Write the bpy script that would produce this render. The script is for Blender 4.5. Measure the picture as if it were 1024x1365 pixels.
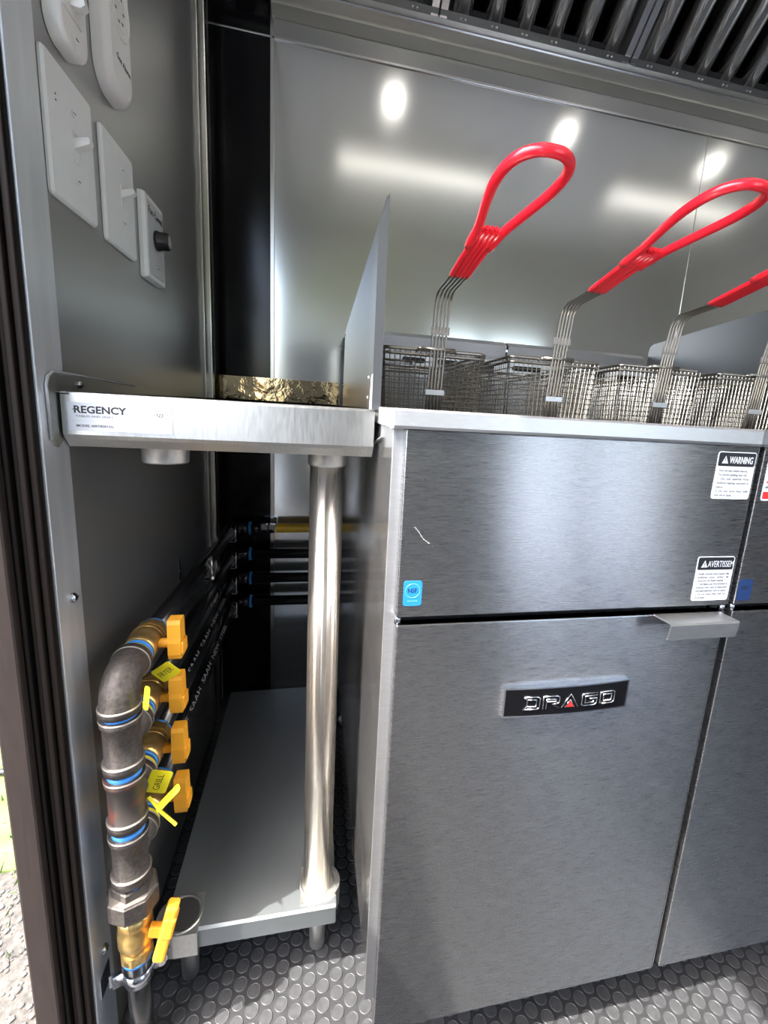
import bpy, bmesh, math, random
from mathutils import Vector, Matrix
random.seed(7)
for o in list(bpy.data.objects): bpy.data.objects.remove(o)
S = bpy.context.scene
COL = S.collection
E = 0.84            # eye height above the floor
PI = math.pi
# ------------------------------------------------------------------ camera
cd = bpy.data.cameras.new('camera'); cam = bpy.data.objects.new('camera', cd); COL.objects.link(cam)
yaw, pitch, roll = -0.2196, -0.1944, 0.0603
fw = Vector((-math.sin(yaw)*math.cos(pitch), math.cos(yaw)*math.cos(pitch), math.sin(pitch)))
rt = Vector((math.cos(yaw), math.sin(yaw), 0)); up = rt.cross(fw)
r2 = math.cos(roll)*rt + math.sin(roll)*up; u2 = -math.sin(roll)*rt + math.cos(roll)*up
M = Matrix((r2, u2, -fw)).transposed().to_4x4(); M.translation = Vector((0, 0, E))
cam.matrix_world = M
cd.sensor_fit = 'VERTICAL'; cd.sensor_height = 36; cd.sensor_width = 27
cd.lens = 610.12/1365*36
cd.shift_x = (512-549.0)/1365; cd.shift_y = (665.2-682.5)/1365
cd.clip_start = 0.01; cd.clip_end = 200
S.camera = cam
# ------------------------------------------------------------------ light
SUN = Vector((0.56, 0.26, -1.0)).normalized()
w = bpy.data.worlds.new('sky'); S.world = w; w.use_nodes = True
nt = w.node_tree; nt.nodes.clear()
out = nt.nodes.new('ShaderNodeOutputWorld'); bg = nt.nodes.new('ShaderNodeBackground'); sk = nt.nodes.new('ShaderNodeTexSky')
sk.sky_type = 'NISHITA'; sk.sun_disc = False; sk.sun_elevation = math.radians(59); sk.sun_rotation = math.atan2(-SUN.x, -SUN.y)
sk.air_density = 1.0; sk.dust_density = 4.0; sk.ozone_density = 1.0
bg.inputs['Strength'].default_value = 0.9
nt.links.new(sk.outputs[0], bg.inputs[0]); nt.links.new(bg.outputs[0], out.inputs[0])
ld = bpy.data.lights.new('sun', 'SUN'); ld.energy = 7; ld.angle = math.radians(0.55); ld.color = (1, 0.96, 0.89)
sun = bpy.data.objects.new('sun', ld); COL.objects.link(sun)
sun.rotation_euler = SUN.to_track_quat('-Z', 'Y').to_euler()
vs = S.view_settings
vs.view_transform = 'Standard'; vs.look = 'None'; vs.gamma = 1; vs.use_curve_mapping = False
vs.exposure = 1.0
PUCK_EMIT = 12.0; STRIP_EMIT = 2.6

# ------------------------------------------------------------------ materials
def mat(name, col, rough=0.5, metal=0.0, aniso=0.0, tangent=None, noise=None, bump=None, emit=None, spec=0.5, coat=0.0):
    """noise=(scale xyz, amount on colour, amount on roughness)  bump=(scale xyz, strength, distance)"""
    m = bpy.data.materials.new(name); m.use_nodes = True
    t = m.node_tree; b = t.nodes['Principled BSDF']
    b.inputs['Base Color'].default_value = (*col, 1); b.inputs['Roughness'].default_value = rough
    b.inputs['Metallic'].default_value = metal; b.inputs['Specular IOR Level'].default_value = spec
    b.inputs['Coat Weight'].default_value = coat
    if aniso:
        b.inputs['Anisotropic'].default_value = aniso
        c = t.nodes.new('ShaderNodeCombineXYZ')
        for i in range(3): c.inputs[i].default_value = tangent[i]
        t.links.new(c.outputs[0], b.inputs['Tangent'])
    def tex(scale, det=4):
        g = t.nodes.new('ShaderNodeNewGeometry'); mp = t.nodes.new('ShaderNodeMapping'); n = t.nodes.new('ShaderNodeTexNoise')
        mp.inputs['Scale'].default_value = scale; n.inputs['Scale'].default_value = 1; n.inputs['Detail'].default_value = det
        t.links.new(g.outputs['Position'], mp.inputs[0]); t.links.new(mp.outputs[0], n.inputs[0])
        return n.outputs[0]
    if noise:
        s, ca, ra = noise; f = tex(s)
        mr = t.nodes.new('ShaderNodeMapRange'); mr.inputs['From Min'].default_value = .25; mr.inputs['From Max'].default_value = .75
        mr.inputs['To Min'].default_value = 1-ca; mr.inputs['To Max'].default_value = 1+ca
        t.links.new(f, mr.inputs[0])
        mx = t.nodes.new('ShaderNodeVectorMath'); mx.operation = 'SCALE'; mx.inputs[0].default_value = col
        t.links.new(mr.outputs[0], mx.inputs['Scale']); t.links.new(mx.outputs[0], b.inputs['Base Color'])
        mr2 = t.nodes.new('ShaderNodeMapRange'); mr2.inputs['From Min'].default_value = .25; mr2.inputs['From Max'].default_value = .75
        mr2.inputs['To Min'].default_value = max(0, rough-ra); mr2.inputs['To Max'].default_value = rough+ra
        t.links.new(f, mr2.inputs[0]); t.links.new(mr2.outputs[0], b.inputs['Roughness'])
    if bump:
        s, st, di = bump; f = tex(s)
        bp = t.nodes.new('ShaderNodeBump'); bp.inputs['Strength'].default_value = st; bp.inputs['Distance'].default_value = di
        t.links.new(f, bp.inputs['Height']); t.links.new(bp.outputs[0], b.inputs['Normal'])
    if emit:
        b.inputs['Emission Color'].default_value = (*emit[0], 1); b.inputs['Emission Strength'].default_value = emit[1]
    return m

def two_tone(name, c1, c2, scale, lo, hi, rough, metal=0.0, bumpd=None):
    m = bpy.data.materials.new(name); m.use_nodes = True
    t = m.node_tree; b = t.nodes['Principled BSDF']
    b.inputs['Roughness'].default_value = rough; b.inputs['Metallic'].default_value = metal
    g = t.nodes.new('ShaderNodeNewGeometry'); n = t.nodes.new('ShaderNodeTexNoise')
    n.inputs['Scale'].default_value = scale; n.inputs['Detail'].default_value = 8
    t.links.new(g.outputs['Position'], n.inputs[0])
    r = t.nodes.new('ShaderNodeValToRGB'); r.color_ramp.elements[0].position = lo; r.color_ramp.elements[1].position = hi
    r.color_ramp.elements[0].color = (*c1, 1); r.color_ramp.elements[1].color = (*c2, 1)
    t.links.new(n.outputs[0], r.inputs[0]); t.links.new(r.outputs[0], b.inputs['Base Color'])
    if bumpd:
        bp = t.nodes.new('ShaderNodeBump'); bp.inputs['Distance'].default_value = bumpd; bp.inputs['Strength'].default_value = .6
        t.links.new(n.outputs[0], bp.inputs['Height']); t.links.new(bp.outputs[0], b.inputs['Normal'])
    return m

M_brush = mat('brushed_steel_front', (.37, .373, .38), .28, .95, .88, (0, 0, 1), noise=((45, 45, 1300), .16, .04))
M_rim = mat('satin_steel_rim', (.60, .605, .61), .38, .85, noise=((90, 90, 500), .06, .05))
M_side = mat('polished_steel_side', (.60, .59, .58), .15, .92, noise=((25, 25, 25), .05, .03))
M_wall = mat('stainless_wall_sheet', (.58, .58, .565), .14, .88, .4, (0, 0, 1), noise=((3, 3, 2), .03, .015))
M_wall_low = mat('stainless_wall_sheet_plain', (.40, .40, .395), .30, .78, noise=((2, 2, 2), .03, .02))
M_black = mat('black_gloss_panel', (.005, .005, .006), .14, 0, noise=((8, 8, 8), .2, .02), spec=.22)
M_trim = mat('trim_steel', (.62, .61, .58), .25, 1)
M_alu = mat('aluminium_angle', (.74, .77, .80), .40, .7, noise=((60, 60, 9), .10, .06))
M_brown = mat('brown_door_frame', (.024, .018, .0155), .65, 0, noise=((300, 300, 30), .15, .06), bump=((400, 400, 400), .1, .0004), spec=.15)
M_seal = mat('dark_brown_seal', (.009, .006, .0045), .65, spec=.15)
M_table = mat('table_steel', (.47, .47, .455), .33, .94, .5, (0, 0, 1), noise=((400, 400, 60), .08, .05))
M_ripple = mat('rippled_mirror_steel', (.52, .42, .26), .08, 1, bump=((22, 22, 22), .22, .008))  # golden tint in the base colour stands for a brown reflection
M_galv = mat('galvanised_shelf', (.26, .285, .295), .42, .72, noise=((14, 5, 14), .07, .06))
M_cast = mat('cast_aluminium', (.60, .60, .58), .45, 1, noise=((200, 200, 200), .1, .06))
M_pole = mat('polished_tube', (.55, .51, .45), .25, .93, .7, (0, 0, 1), noise=((700, 700, 6), .06, .04))
M_chrome = mat('chrome_wire', (.46, .43, .38), .3, 1)
M_baffle = mat('mirror_baffle', (.97, .97, .97), .13, .90)
M_grey2 = mat('dull_dark_hole', (.035, .035, .035), .6)
M_dark = mat('dark_recess', (.006, .006, .006), .6)
M_red = mat('red_vinyl', (.88, .018, .035), .27, 0, coat=.5)
M_white = mat('white_plastic', (.84, .84, .80), .38)
M_plate = mat('white_metal_plate', (.80, .82, .80), .38, .0, noise=((40, 40, 40), .03, .03))
M_grey = mat('grey_plastic', (.33, .33, .31), .4)
M_knob = mat('black_knob', (.015, .015, .015), .35)
M_iron = two_tone('malleable_iron', (.045, .039, .035), (.09, .078, .07), 260, .3, .7, .55, .35, .0006)
M_rust = two_tone('rusty_iron', (.055, .046, .041), (.14, .05, .032), 45, .52, .68, .58, .3, .0006)
M_edge = mat('worn_iron_bead', (.33, .30, .27), .45, .7)
M_pipe = mat('black_pipe', (.012, .012, .013), .24, .1, coat=.3)
M_blue = mat('blue_thread_seal', (.05, .27, .78), .45)
M_brass = two_tone('brass', (.46, .29, .09), (.64, .46, .18), 90, .35, .7, .33, .75, .0003)
M_orange = mat('orange_yellow_handle', (.88, .40, .03), .45)
M_yellow = mat('yellow_tag', (.92, .80, .02), .45)
M_ygas = mat('yellow_hose', (.80, .48, .03), .4)
M_zinc = mat('zinc_clamp', (.60, .62, .66), .22, 1, noise=((60, 60, 60), .1, .08))
M_mat = mat('rubber_mat', (.030, .031, .034), .55, noise=((60, 60, 60), .2, .08))
M_coin = mat('rubber_coin', (.060, .062, .066), .42, noise=((150, 150, 150), .18, .1), bump=((900, 900, 900), .2, .0005))
M_ink = mat('black_ink', (.008, .008, .01), .45)
M_lblwhite = mat('sticker_white', (.78, .80, .82), .35)
M_lblgrey = mat('sticker_silver', (.50, .51, .52), .4)
M_lblblue = mat('sticker_blue', (.02, .22, .72), .35)
M_lbllight = mat('sticker_pale_blue', (.15, .42, .85), .35)
M_lblred = mat('sticker_red', (.75, .03, .03), .35)
M_badge = mat('black_badge', (.004, .004, .005), .25, spec=.25)
M_silver = mat('bright_silver', (.78, .78, .80), .14, 1)
M_lower = mat('added_dark_wall', (.10, .09, .085), .5)
M_bounce = mat('pale_bounce_surface', (.34, .38, .44), .8, noise=((3, 3, 3), .08, .05))
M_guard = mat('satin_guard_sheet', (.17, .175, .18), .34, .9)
M_handle = mat('satin_handle', (.62, .62, .60), .34, .9, noise=((60, 60, 900), .08, .04))
M_lblshade = mat('sticker_blue_shaded', (.008, .035, .13), .4)  # darker copy of the blue sticker, shade put into the colour
M_rearb = mat('shaded_rear_baffle', (.10, .10, .10), .2, 1)  # dark copy of the baffle steel, shade between baffles painted into the colour
M_gutter = mat('bright_gutter_steel', (.78, .76, .68), .33, .82)
M_ceil = mat('white_ceiling', (.80, .80, .77), .5)
M_inner = mat('interior_wall', (.70, .70, .68), .45)
M_sil = mat('clear_silicone', (.45, .45, .45), .2, .3)
M_green = mat('green_hose', (.03, .42, .22), .4)
M_drum = mat('yellow_drum', (.85, .55, .02), .45)
M_grass = two_tone('grass', (.06, .12, .014), (.16, .20, .05), 9, .3, .7, .8)
M_ground = two_tone('gravel_ground', (.038, .034, .028), (.09, .08, .066), 60, .3, .7, .9, 0, .01)
M_stone = two_tone('gravel_stone', (.055, .049, .041), (.12, .108, .092), 14, .3, .7, .85)
M_film = mat('white_residue', (.8, .8, .78), .6)

# ------------------------------------------------------------------ mesh helpers
class MB:
    def __init__(s): s.bm = bmesh.new()
    def poly(s, vs, faces, smooth=False):
        v = [s.bm.verts.new(p) for p in vs]
        for f in faces:
            try:
                fc = s.bm.faces.new([v[i] for i in f]); fc.smooth = smooth
            except ValueError: pass
        return v
    def box(s, x0, x1, y0, y1, z0, z1, bev=0.0, mtx=None):
        g = bmesh.new(); bmesh.ops.create_cube(g, size=1)
        for v in g.verts:
            v.co = Vector(((x0+x1)/2+v.co.x*(x1-x0), (y0+y1)/2+v.co.y*(y1-y0), (z0+z1)/2+v.co.z*(z1-z0)))
        if bev: bmesh.ops.bevel(g, geom=list(g.edges), offset=bev, segments=2, affect='EDGES', profile=.5)
        if mtx: bmesh.ops.transform(g, matrix=mtx, verts=g.verts)
        s.add(g); return s
    def add(s, g):
        idx = {v: s.bm.verts.new(v.co) for v in g.verts}
        for f in g.faces:
            n = s.bm.faces.new([idx[v] for v in f.verts]); n.smooth = f.smooth
        g.free()
    def tube(s, pts, r, n=10, caps=True, closed=False, rad=None):
        pts = [Vector(p) for p in pts]; N = len(pts); rings = []
        prev = None
        for i, p in enumerate(pts):
            if closed: t = (pts[(i+1) % N]-pts[i-1])
            elif i == 0: t = pts[1]-p
            elif i == N-1: t = p-pts[-2]
            else: t = (pts[i+1]-p).normalized()+(p-pts[i-1]).normalized()
            t.normalize()
            if prev is None:
                a = Vector((0, 0, 1)) if abs(t.z) < .9 else Vector((1, 0, 0)); u = t.cross(a).normalized()
            else:
                u = (prev-t*prev.dot(t)).normalized()
            prev = u; v = t.cross(u); rr = rad[i] if rad else r
            rings.append([s.bm.verts.new(p+rr*(math.cos(2*PI*k/n)*u+math.sin(2*PI*k/n)*v)) for k in range(n)])
        m = N if closed else N-1
        for i in range(m):
            a, b = rings[i], rings[(i+1) % N]
            for k in range(n):
                f = s.bm.faces.new((a[k], a[(k+1) % n], b[(k+1) % n], b[k])); f.smooth = n > 4
        if caps and not closed:
            s.bm.faces.new(rings[0][::-1]); s.bm.faces.new(rings[-1])
        return s
    def lathe(s, prof, origin, axis, n=24):
        """prof = [(dist along axis, radius)]"""
        o = Vector(origin); t = Vector(axis).normalized()
        a = Vector((0, 0, 1)) if abs(t.z) < .9 else Vector((1, 0, 0)); u = t.cross(a).normalized(); v = t.cross(u)
        rings = [[s.bm.verts.new(o+t*d+r*(math.cos(2*PI*k/n)*u+math.sin(2*PI*k/n)*v)) for k in range(n)] for d, r in prof]
        for i in range(len(rings)-1):
            sm = n > 8 and abs(prof[i][1]-prof[i+1][1]) < 2*abs(prof[i][0]-prof[i+1][0])
            for k in range(n):
                f = s.bm.faces.new((rings[i][k], rings[i][(k+1) % n], rings[i+1][(k+1) % n], rings[i+1][k])); f.smooth = sm
        s.bm.faces.new(rings[0][::-1]); s.bm.faces.new(rings[-1])
        return s
    def prism(s, prof, o, u, v, wv):
        """closed 2-D outline prof in axes u, v at o, extruded by the vector wv"""
        o, u, v, wv = map(Vector, (o, u, v, wv)); a = [s.bm.verts.new(o+u*x+v*y) for x, y in prof]
        b = [s.bm.verts.new(o+u*x+v*y+wv) for x, y in prof]; n = len(prof)
        s.bm.faces.new(a[::-1]); s.bm.faces.new(b)
        for k in range(n): s.bm.faces.new((a[k], a[(k+1) % n], b[(k+1) % n], b[k]))
        return s
    def strip(s, prof, o, u, v, wv, th, smooth=False):
        """open 2-D polyline thickened by th, extruded: folded sheet metal"""
        P = [Vector((p[0], p[1], 0)) for p in prof]; off = []
        for i, p in enumerate(P):
            d = Vector((0, 0, 0))
            if i > 0: d += (p-P[i-1]).normalized()
            if i < len(P)-1: d += (P[i+1]-p).normalized()
            d.normalize(); off.append((p.x-d.y*th, p.y+d.x*th))
        o, u, v, wv = map(Vector, (o, u, v, wv)); n = len(P)
        A = [[s.bm.verts.new(o+u*x+v*y+e) for x, y in ((p[0], p[1]) for p in prof)] for e in (Vector((0, 0, 0)), wv)]
        B = [[s.bm.verts.new(o+u*x+v*y+e) for x, y in off] for e in (Vector((0, 0, 0)), wv)]
        for i in range(n-1):
            f = s.bm.faces.new((A[0][i], A[0][i+1], A[1][i+1], A[1][i])); f.smooth = smooth
            f = s.bm.faces.new((B[0][i], B[1][i], B[1][i+1], B[0][i+1])); f.smooth = smooth
            s.bm.faces.new((A[0][i], B[0][i], B[0][i+1], A[0][i+1])); s.bm.faces.new((A[1][i], A[1][i+1], B[1][i+1], B[1][i]))
        for i in (0, n-1): s.bm.faces.new((A[0][i], A[1][i], B[1][i], B[0][i]))
        return s
    def build(s, name, m, parent=None, local=None):
        bmesh.ops.recalc_face_normals(s.bm, faces=s.bm.faces)
        if local is not None: bmesh.ops.translate(s.bm, verts=s.bm.verts, vec=-Vector(local))
        me = bpy.data.meshes.new(name); s.bm.to_mesh(me); s.bm.free()
        me.materials.append(m)
        o = bpy.data.objects.new(name, me); COL.objects.link(o)
        if parent is not None: attach(o, parent)
        return o
def wpos(o):
    p = Vector(o.location)
    while o.parent is not None: o = o.parent; p += o.location
    return p
def attach(o, parent):
    o.parent = parent; o.location = Vector(o.location)-wpos(parent)
def thing(name, label, cat, loc, group=None):
    o = bpy.data.objects.new(name, None); COL.objects.link(o); o.location = loc; o.empty_display_size = .02
    o['label'] = label; o['category'] = cat
    if group: o['group'] = group
    return o
def tag(o, label, cat, group=None, kind=None):
    o['label'] = label; o['category'] = cat
    if group: o['group'] = group
    if kind: o['kind'] = kind
    return o
def struct(o, label=None):
    o['kind'] = 'structure'
    if label: o['label'] = label
    return o
def copy_tree(o, parent=None):
    c = o.copy(); COL.objects.link(c); c.parent = parent
    for ch in list(o.children): copy_tree(ch, c)
    return c
_fc = {}
def text(s, name, m, parent, o, u, v, h, width=None, bold=0.0, depth=.0002, shear=0.0, align='LEFT'):
    """flat raised lettering with cap height h starting at o, reading along u, upright along v"""
    key = (s, bold, shear)
    cu = bpy.data.curves.new('lettering', 'FONT'); cu.body = s; cu.size = 1; cu.extrude = 0.5; cu.offset = bold; cu.shear = shear
    cu.resolution_u = 3
    t = bpy.data.objects.new('lettering', cu); COL.objects.link(t)
    bpy.context.view_layer.update()
    me = bpy.data.meshes.new_from_object(t.evaluated_get(bpy.context.evaluated_depsgraph_get()))
    bpy.data.objects.remove(t); bpy.data.curves.remove(cu)
    xs = [q.co.x for q in me.vertices]; x0, x1 = min(xs), max(xs)
    k = h/0.70; kx = (width/(x1-x0)) if width else k
    u = Vector(u).normalized(); v = Vector(v).normalized(); n = u.cross(v); o = Vector(o)
    sh = -.5*(x1-x0)*kx if align == 'CENTER' else 0
    for q in me.vertices:
        c = q.co.copy(); q.co = o+u*((c.x-x0)*kx+sh)+v*(c.y*k)+n*(c.z*depth)
    me.materials.clear(); me.materials.append(m); me.name = name
    ob = bpy.data.objects.new(name, me); COL.objects.link(ob)
    if parent is not None: attach(ob, parent)
    return ob
def rrect(w, h, r, n=4, r2=None):
    P = []
    for cx, cy, a0 in ((w/2-r, h/2-r, 0), (-w/2+r, h/2-r, 90), (-w/2+r, -h/2+r, 180), (w/2-r, -h/2+r, 270)):
        for k in range(n+1):
            a = math.radians(a0+90*k/n); P.append((cx+r*math.cos(a), cy+r*math.sin(a)))
    return P
X, Y, Z = Vector((1, 0, 0)), Vector((0, 1, 0)), Vector((0, 0, 1))

# ================================================================== SETTING
WL = -.24; WB = 1.265; ZC = E+1.25
b = MB(); b.box(WL-.045, 3.2, -1.3, WB+.04, -.09, -.004); struct(b.build('floor', M_mat))
# walls
b = MB(); b.box(WL-.044, WL, .521, WB, -.004, ZC+.1)
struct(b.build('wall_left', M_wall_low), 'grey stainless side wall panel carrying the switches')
b = MB(); b.box(WL-.044, WL, -1.3, .476, E+.84, ZC+.1); b.box(WL-.044, WL, -1.3, -1.2, -.004, ZC+.1)
struct(b.build('wall_entrance', M_inner))
b = MB(); b.box(-.107, 3.2, WB, WB+.04, -.004, E+.806-.003)
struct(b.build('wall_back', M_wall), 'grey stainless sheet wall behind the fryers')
b = MB(); b.box(WL-.044, -.107, WB, WB+.04, -.004, ZC+.1)
struct(b.build('wall_corner', M_black), 'black glossy wall panel in the corner')
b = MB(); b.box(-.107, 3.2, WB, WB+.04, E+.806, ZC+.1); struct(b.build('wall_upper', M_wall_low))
# opposite wall with its serving window (behind the photographer)
b = MB()
b.box(WL-.044, .97, -1.34, -1.3, E+.05, ZC+.1); b.box(1.92, 3.2, -1.34, -1.3, E+.05, ZC+.1)
b.box(.97, 1.92, -1.34, -1.3, E+.60, ZC+.1)
struct(b.build('wall_front', M_inner))
b = MB(); b.box(WL-.044, .97, -1.34, -1.29, -.004, E+.05); b.box(1.92, 3.2, -1.34, -1.29, -.004, E+.05); b.box(.97, 1.92, -1.34, -1.3, -.004, E-.72); b.box(1.36, 1.42, -1.34, -1.3, E-.72, E+.60)
b.box(WL-.044, .12, -1.335, -1.29, E+.05, E+.45); struct(b.build('wall_front_added_dark', M_lower))  # unseen lower wall and left patch, made dark to deepen the steel's reflections
b = MB(); b.box(3.2, 3.24, -1.34, WB+.04, -.004, ZC+.1); struct(b.build('wall_right', M_inner))
b = MB(); b.box(WL-.044, 3.24, -1.34, WB+.04, ZC+.1, ZC+.16); struct(b.build('ceiling', M_ceil))
# seams and trims
b = MB(); b.box(-.109, -.099, WB-.004, WB, .0, ZC-.26, .001); struct(b.build('trim_1', M_trim), 'bright metal strip beside the black corner panel')
b = MB(); b.box(WL, WL+.006, 1.125, 1.175, .0, ZC, .001); b.box(WL, WL+.012, 1.165, 1.185, 0, ZC, .002)
b.box(WL, WL+.009, 1.19, 1.20, 0, ZC, .002); struct(b.build('trim_2', M_trim), 'ribbed metal strip at the end of the left wall')
b = MB(); b.box(-.105, 3.2, WB-.004, WB, E+.799, E+.8045, .001); b.box(WL, -.107, WB-.003, WB, E+.801, E+.805, .0008)
struct(b.build('trim_3', M_trim), 'thin metal strip along the wall joint below the hood')
b = MB(); b.box(1.072, 1.074, WB-.0012, WB, .3, E+.799); struct(b.build('trim_4', M_trim), 'fine vertical seam between two wall sheets')
# aluminium angle on the wall end
b = MB(); b.box(WL-.046, WL+.002, .474, .521, -.004, ZC, .001)
angle = struct(b.build('trim_5', M_alu), 'aluminium angle strip capping the end of the left wall')
for zz in (.84-.21, .84+.55, .84-.665):
    b = MB(); b.lathe([(0, .0055), (.002, .0055), (.0045, .003)], (WL+.002, .50, zz), X, 12)
    b.box(WL+.0062, WL+.0068, .4965, .5035, zz-.0006, zz+.0006); b.build('screw', M_zinc, angle)
# door frame: ribbed seal and brown jamb
b = MB()
for i, (x0, x1, y0) in enumerate(((-.2465, -.2405, .466), (-.2525, -.2475, .462), (-.258, -.2535, .4655), (-.263, -.259, .460))):
    b.box(x0, x1, y0, .4738, -.02, ZC, .0012)
b.box(-.266, -.2402, .469, .4738, -.02, ZC)
jamb = struct(b.build('door_1', M_seal), 'dark ribbed door seal beside the aluminium strip')
b = MB(); b.box(-.288, -.2635, .452, .500, -.10, ZC, .0025); b.build('jamb', M_brown, jamb)
# half-height panel added out of view, to block low sun on the fryer
b = MB(); b.box(-.283, -.255, -.60, .300, .0, E+.0, .003)
blocker = struct(b.build('sun_blocker', M_brown)); b = MB(); b.box(-.254, -.250, .20, .28, E-.12, E-.06, .002); b.build('blocker_latch', M_zinc, blocker)

# ---- rubber coin mat
fm = thing('rubber_floor_mat', 'dark grey rubber floor mat with raised round coins', 'floor mat', (0.3, .4, 0))
b = MB(); b.box(WL+.001, 1.6, -.2, 1.24, -.004, 0); b.build('mat_sheet', M_mat, fm)
b = MB(); P = .0226; cx = P*.8660; n = 14
i = 0; xx = WL+.014
while xx < 1.15:
    yy = .20+(P/2 if i % 2 else 0)
    while yy < 1.2:
        if not (xx > .09 and yy > .56):
            vs_ = []
            for rr, zz in ((.0096, 0), (.0092, .0011), (.0086, .0014), (.0080, .0010)):
                vs_ += [(xx+rr*math.cos(2*PI*k/n), yy+rr*math.sin(2*PI*k/n), zz) for k in range(n)]
            fs = []
            for q in range(3): fs += [(q*n+k, q*n+(k+1) % n, (q+1)*n+(k+1) % n, (q+1)*n+k) for k in range(n)]
            fs.append(tuple(range(3*n, 4*n))); b.poly(vs_, fs)
        yy += P
    xx += cx; i += 1
c = b.build('coin_studs', M_coin, fm); c['kind'] = 'stuff'

# ---- outside ground
GZ = E-1.5
b = MB(); b.box(-14, 14, -14, 16, GZ-.1, GZ)
struct(b.build('ground', M_ground), 'sunlit gravel ground outside the door')
b = MB(); b.box(-14, -.62, 1.40, 16, GZ, GZ+.008)
tag(b.build('grass_patch', M_grass), 'sunlit green and straw coloured grass outside beyond the gravel', 'grass', kind='stuff')
b = MB()
for k in range(2600):
    x = random.uniform(-2.2, -.5); y = random.uniform(.7, 3.3); h = random.uniform(.015, .05)
    if y < 1.25 and random.random() < .8: continue
    a = random.uniform(0, PI); dx, dy = .004*math.cos(a), .004*math.sin(a); lx, ly = random.uniform(-.02, .02), random.uniform(-.02, .02)
    b.poly([(x-dx, y-dy, GZ+.005), (x+dx, y+dy, GZ+.005), (x+lx, y+ly, GZ+h)], [(0, 1, 2)])
tag(b.build('grass_blades', M_grass), 'loose grass blades standing among the gravel outside', 'grass', kind='stuff')
b = MB()
for k in range(4200):
    x = random.uniform(-1.6, -.42); y = random.uniform(.6, 2.0); r = random.uniform(.0025, .009)
    g = bmesh.new(); bmesh.ops.create_icosphere(g, subdivisions=1, radius=r)
    for v in g.verts: v.co = Vector((v.co.x*random.uniform(.8, 1.2)+x, v.co.y*random.uniform(.8, 1.2)+y, v.co.z*.6+GZ+r*.3))
    b.add(g)
tag(b.build('gravel', M_stone), 'loose pale gravel stones on the ground outside', 'gravel', kind='stuff')
b = MB(); b.tube([(-3.6+.2*k, 2.35+.05*math.sin(k*.9), GZ+.03) for k in range(17)], .02, 10)
tag(b.build('garden_hose', M_green), 'green garden hose lying on the grass outside', 'hose')
b = MB(); b.tube([(-3.4+.2*k, 1.80+.04*math.sin(k*.7+1), GZ+.02) for k in range(16)], .013, 10)
tag(b.build('rubber_hose', M_pipe), 'thin black hose lying on the grass edge outside', 'hose')
dr = thing('plastic_drum', 'yellow plastic drum standing on the grass outside the door', 'drum', (-2.12, 3.2, GZ))
b = MB(); b.lathe([(0, .26), (.02, .28), (.28, .28), (.30, .287), (.33, .28), (.58, .28), (.60, .287), (.63, .28), (.86, .28), (.88, .25)], (-2.12, 3.2, GZ+.004), Z, 32); b.build('drum_body', M_drum, dr)
b = MB(); b.lathe([(0, .03), (.03, .03)], (-2.0, 3.2, GZ+.884), Z, 16); b.build('bung', M_knob, dr)

b = MB(); b.box(-1.0, 6, -9, -1.6, GZ+.001, GZ+.02); struct(b.build('bounce_pad', M_bounce))  # pale surface added out of view, to brighten the reflection in the fryer fronts
# ---- ceiling lamps
for k, (x, y, l) in enumerate(((.30, .40, 'round ceiling spotlight nearest the entrance door'), (1.07, .40, 'middle round ceiling spotlight'), (1.85, .40, 'round ceiling spotlight furthest from the door'))):
    t = thing('ceiling_spotlight', l, 'light', (x, y, ZC+.1), 'round ceiling spotlights')
    b = MB(); b.lathe([(0, .055), (.012, .055), (.02, .045), (.12, .045)], (x, y, ZC-.02), Z, 24); b.build('housing', M_white, t)
    b = MB(); b.lathe([(0, .036), (.003, .036)], (x, y, ZC-.0235), Z, 24)
    b.build('lens', mat('spot_lens', (1, 1, 1), .4, emit=((1, .97, .9), PUCK_EMIT)), t)
for x0, x1, y, l in ((.10, .96, -.20, 'long ceiling strip light nearest the door'), (1.62, 2.5, -.08, 'long ceiling strip light further along')):
    t = thing('strip_light', l, 'light', ((x0+x1)/2, y, ZC+.1), 'ceiling strip lights')
    b = MB(); b.box(x0, x1, y-.04, y+.04, ZC+.01, ZC+.1, .004); b.build('housing', M_white, t)
    b = MB(); b.box(x0+.01, x1-.01, y-.033, y+.033, ZC-.004, ZC+.0095, .003)
    b.build('diffuser', mat('strip_lens', (1, 1, 1), .4, emit=((1, .97, .9), STRIP_EMIT)), t)

# ================================================================== HOOD
hood = thing('exhaust_hood', 'stainless exhaust hood edge above the fryers', 'hood', (1.0, 1.2, E+.83))
b = MB(); b.strip([(WB-.001, E+.842), (1.240, E+.853), (1.238, E+.880)], (-.105, 0, 0), Y, Z, (3.2, 0, 0), .0015)
b.build('gutter', M_gutter, hood)
b = MB(); b.strip([(1.2385, E+.880), (1.2355, E+.8845), (1.200, E+.876)], (-.105, 0, 0), Y, Z, (3.2, 0, 0), .0015)
b.build('filter_track', M_table, hood)
b = MB(); b.box(-.105, 3.1, .60, 1.20, ZC-.02, ZC-.005); b.build('hood_top', M_table, hood)
b = MB(); b.box(-.11, -.106, .3, 1.23, E+.885, ZC); b.build('hood_side', M_table, hood)
FU = Vector((0, -.707, .707)); FN = Vector((0, -.707, -.707)); FO = Vector((0, 1.204, E+.8785))
FL = .46; FW = .484
LB = ['leftmost steel baffle filter in the hood', 'middle steel baffle filter in the hood', 'right-hand steel baffle filter in the hood', 'far right steel baffle filter in the hood']
proto = None
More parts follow.
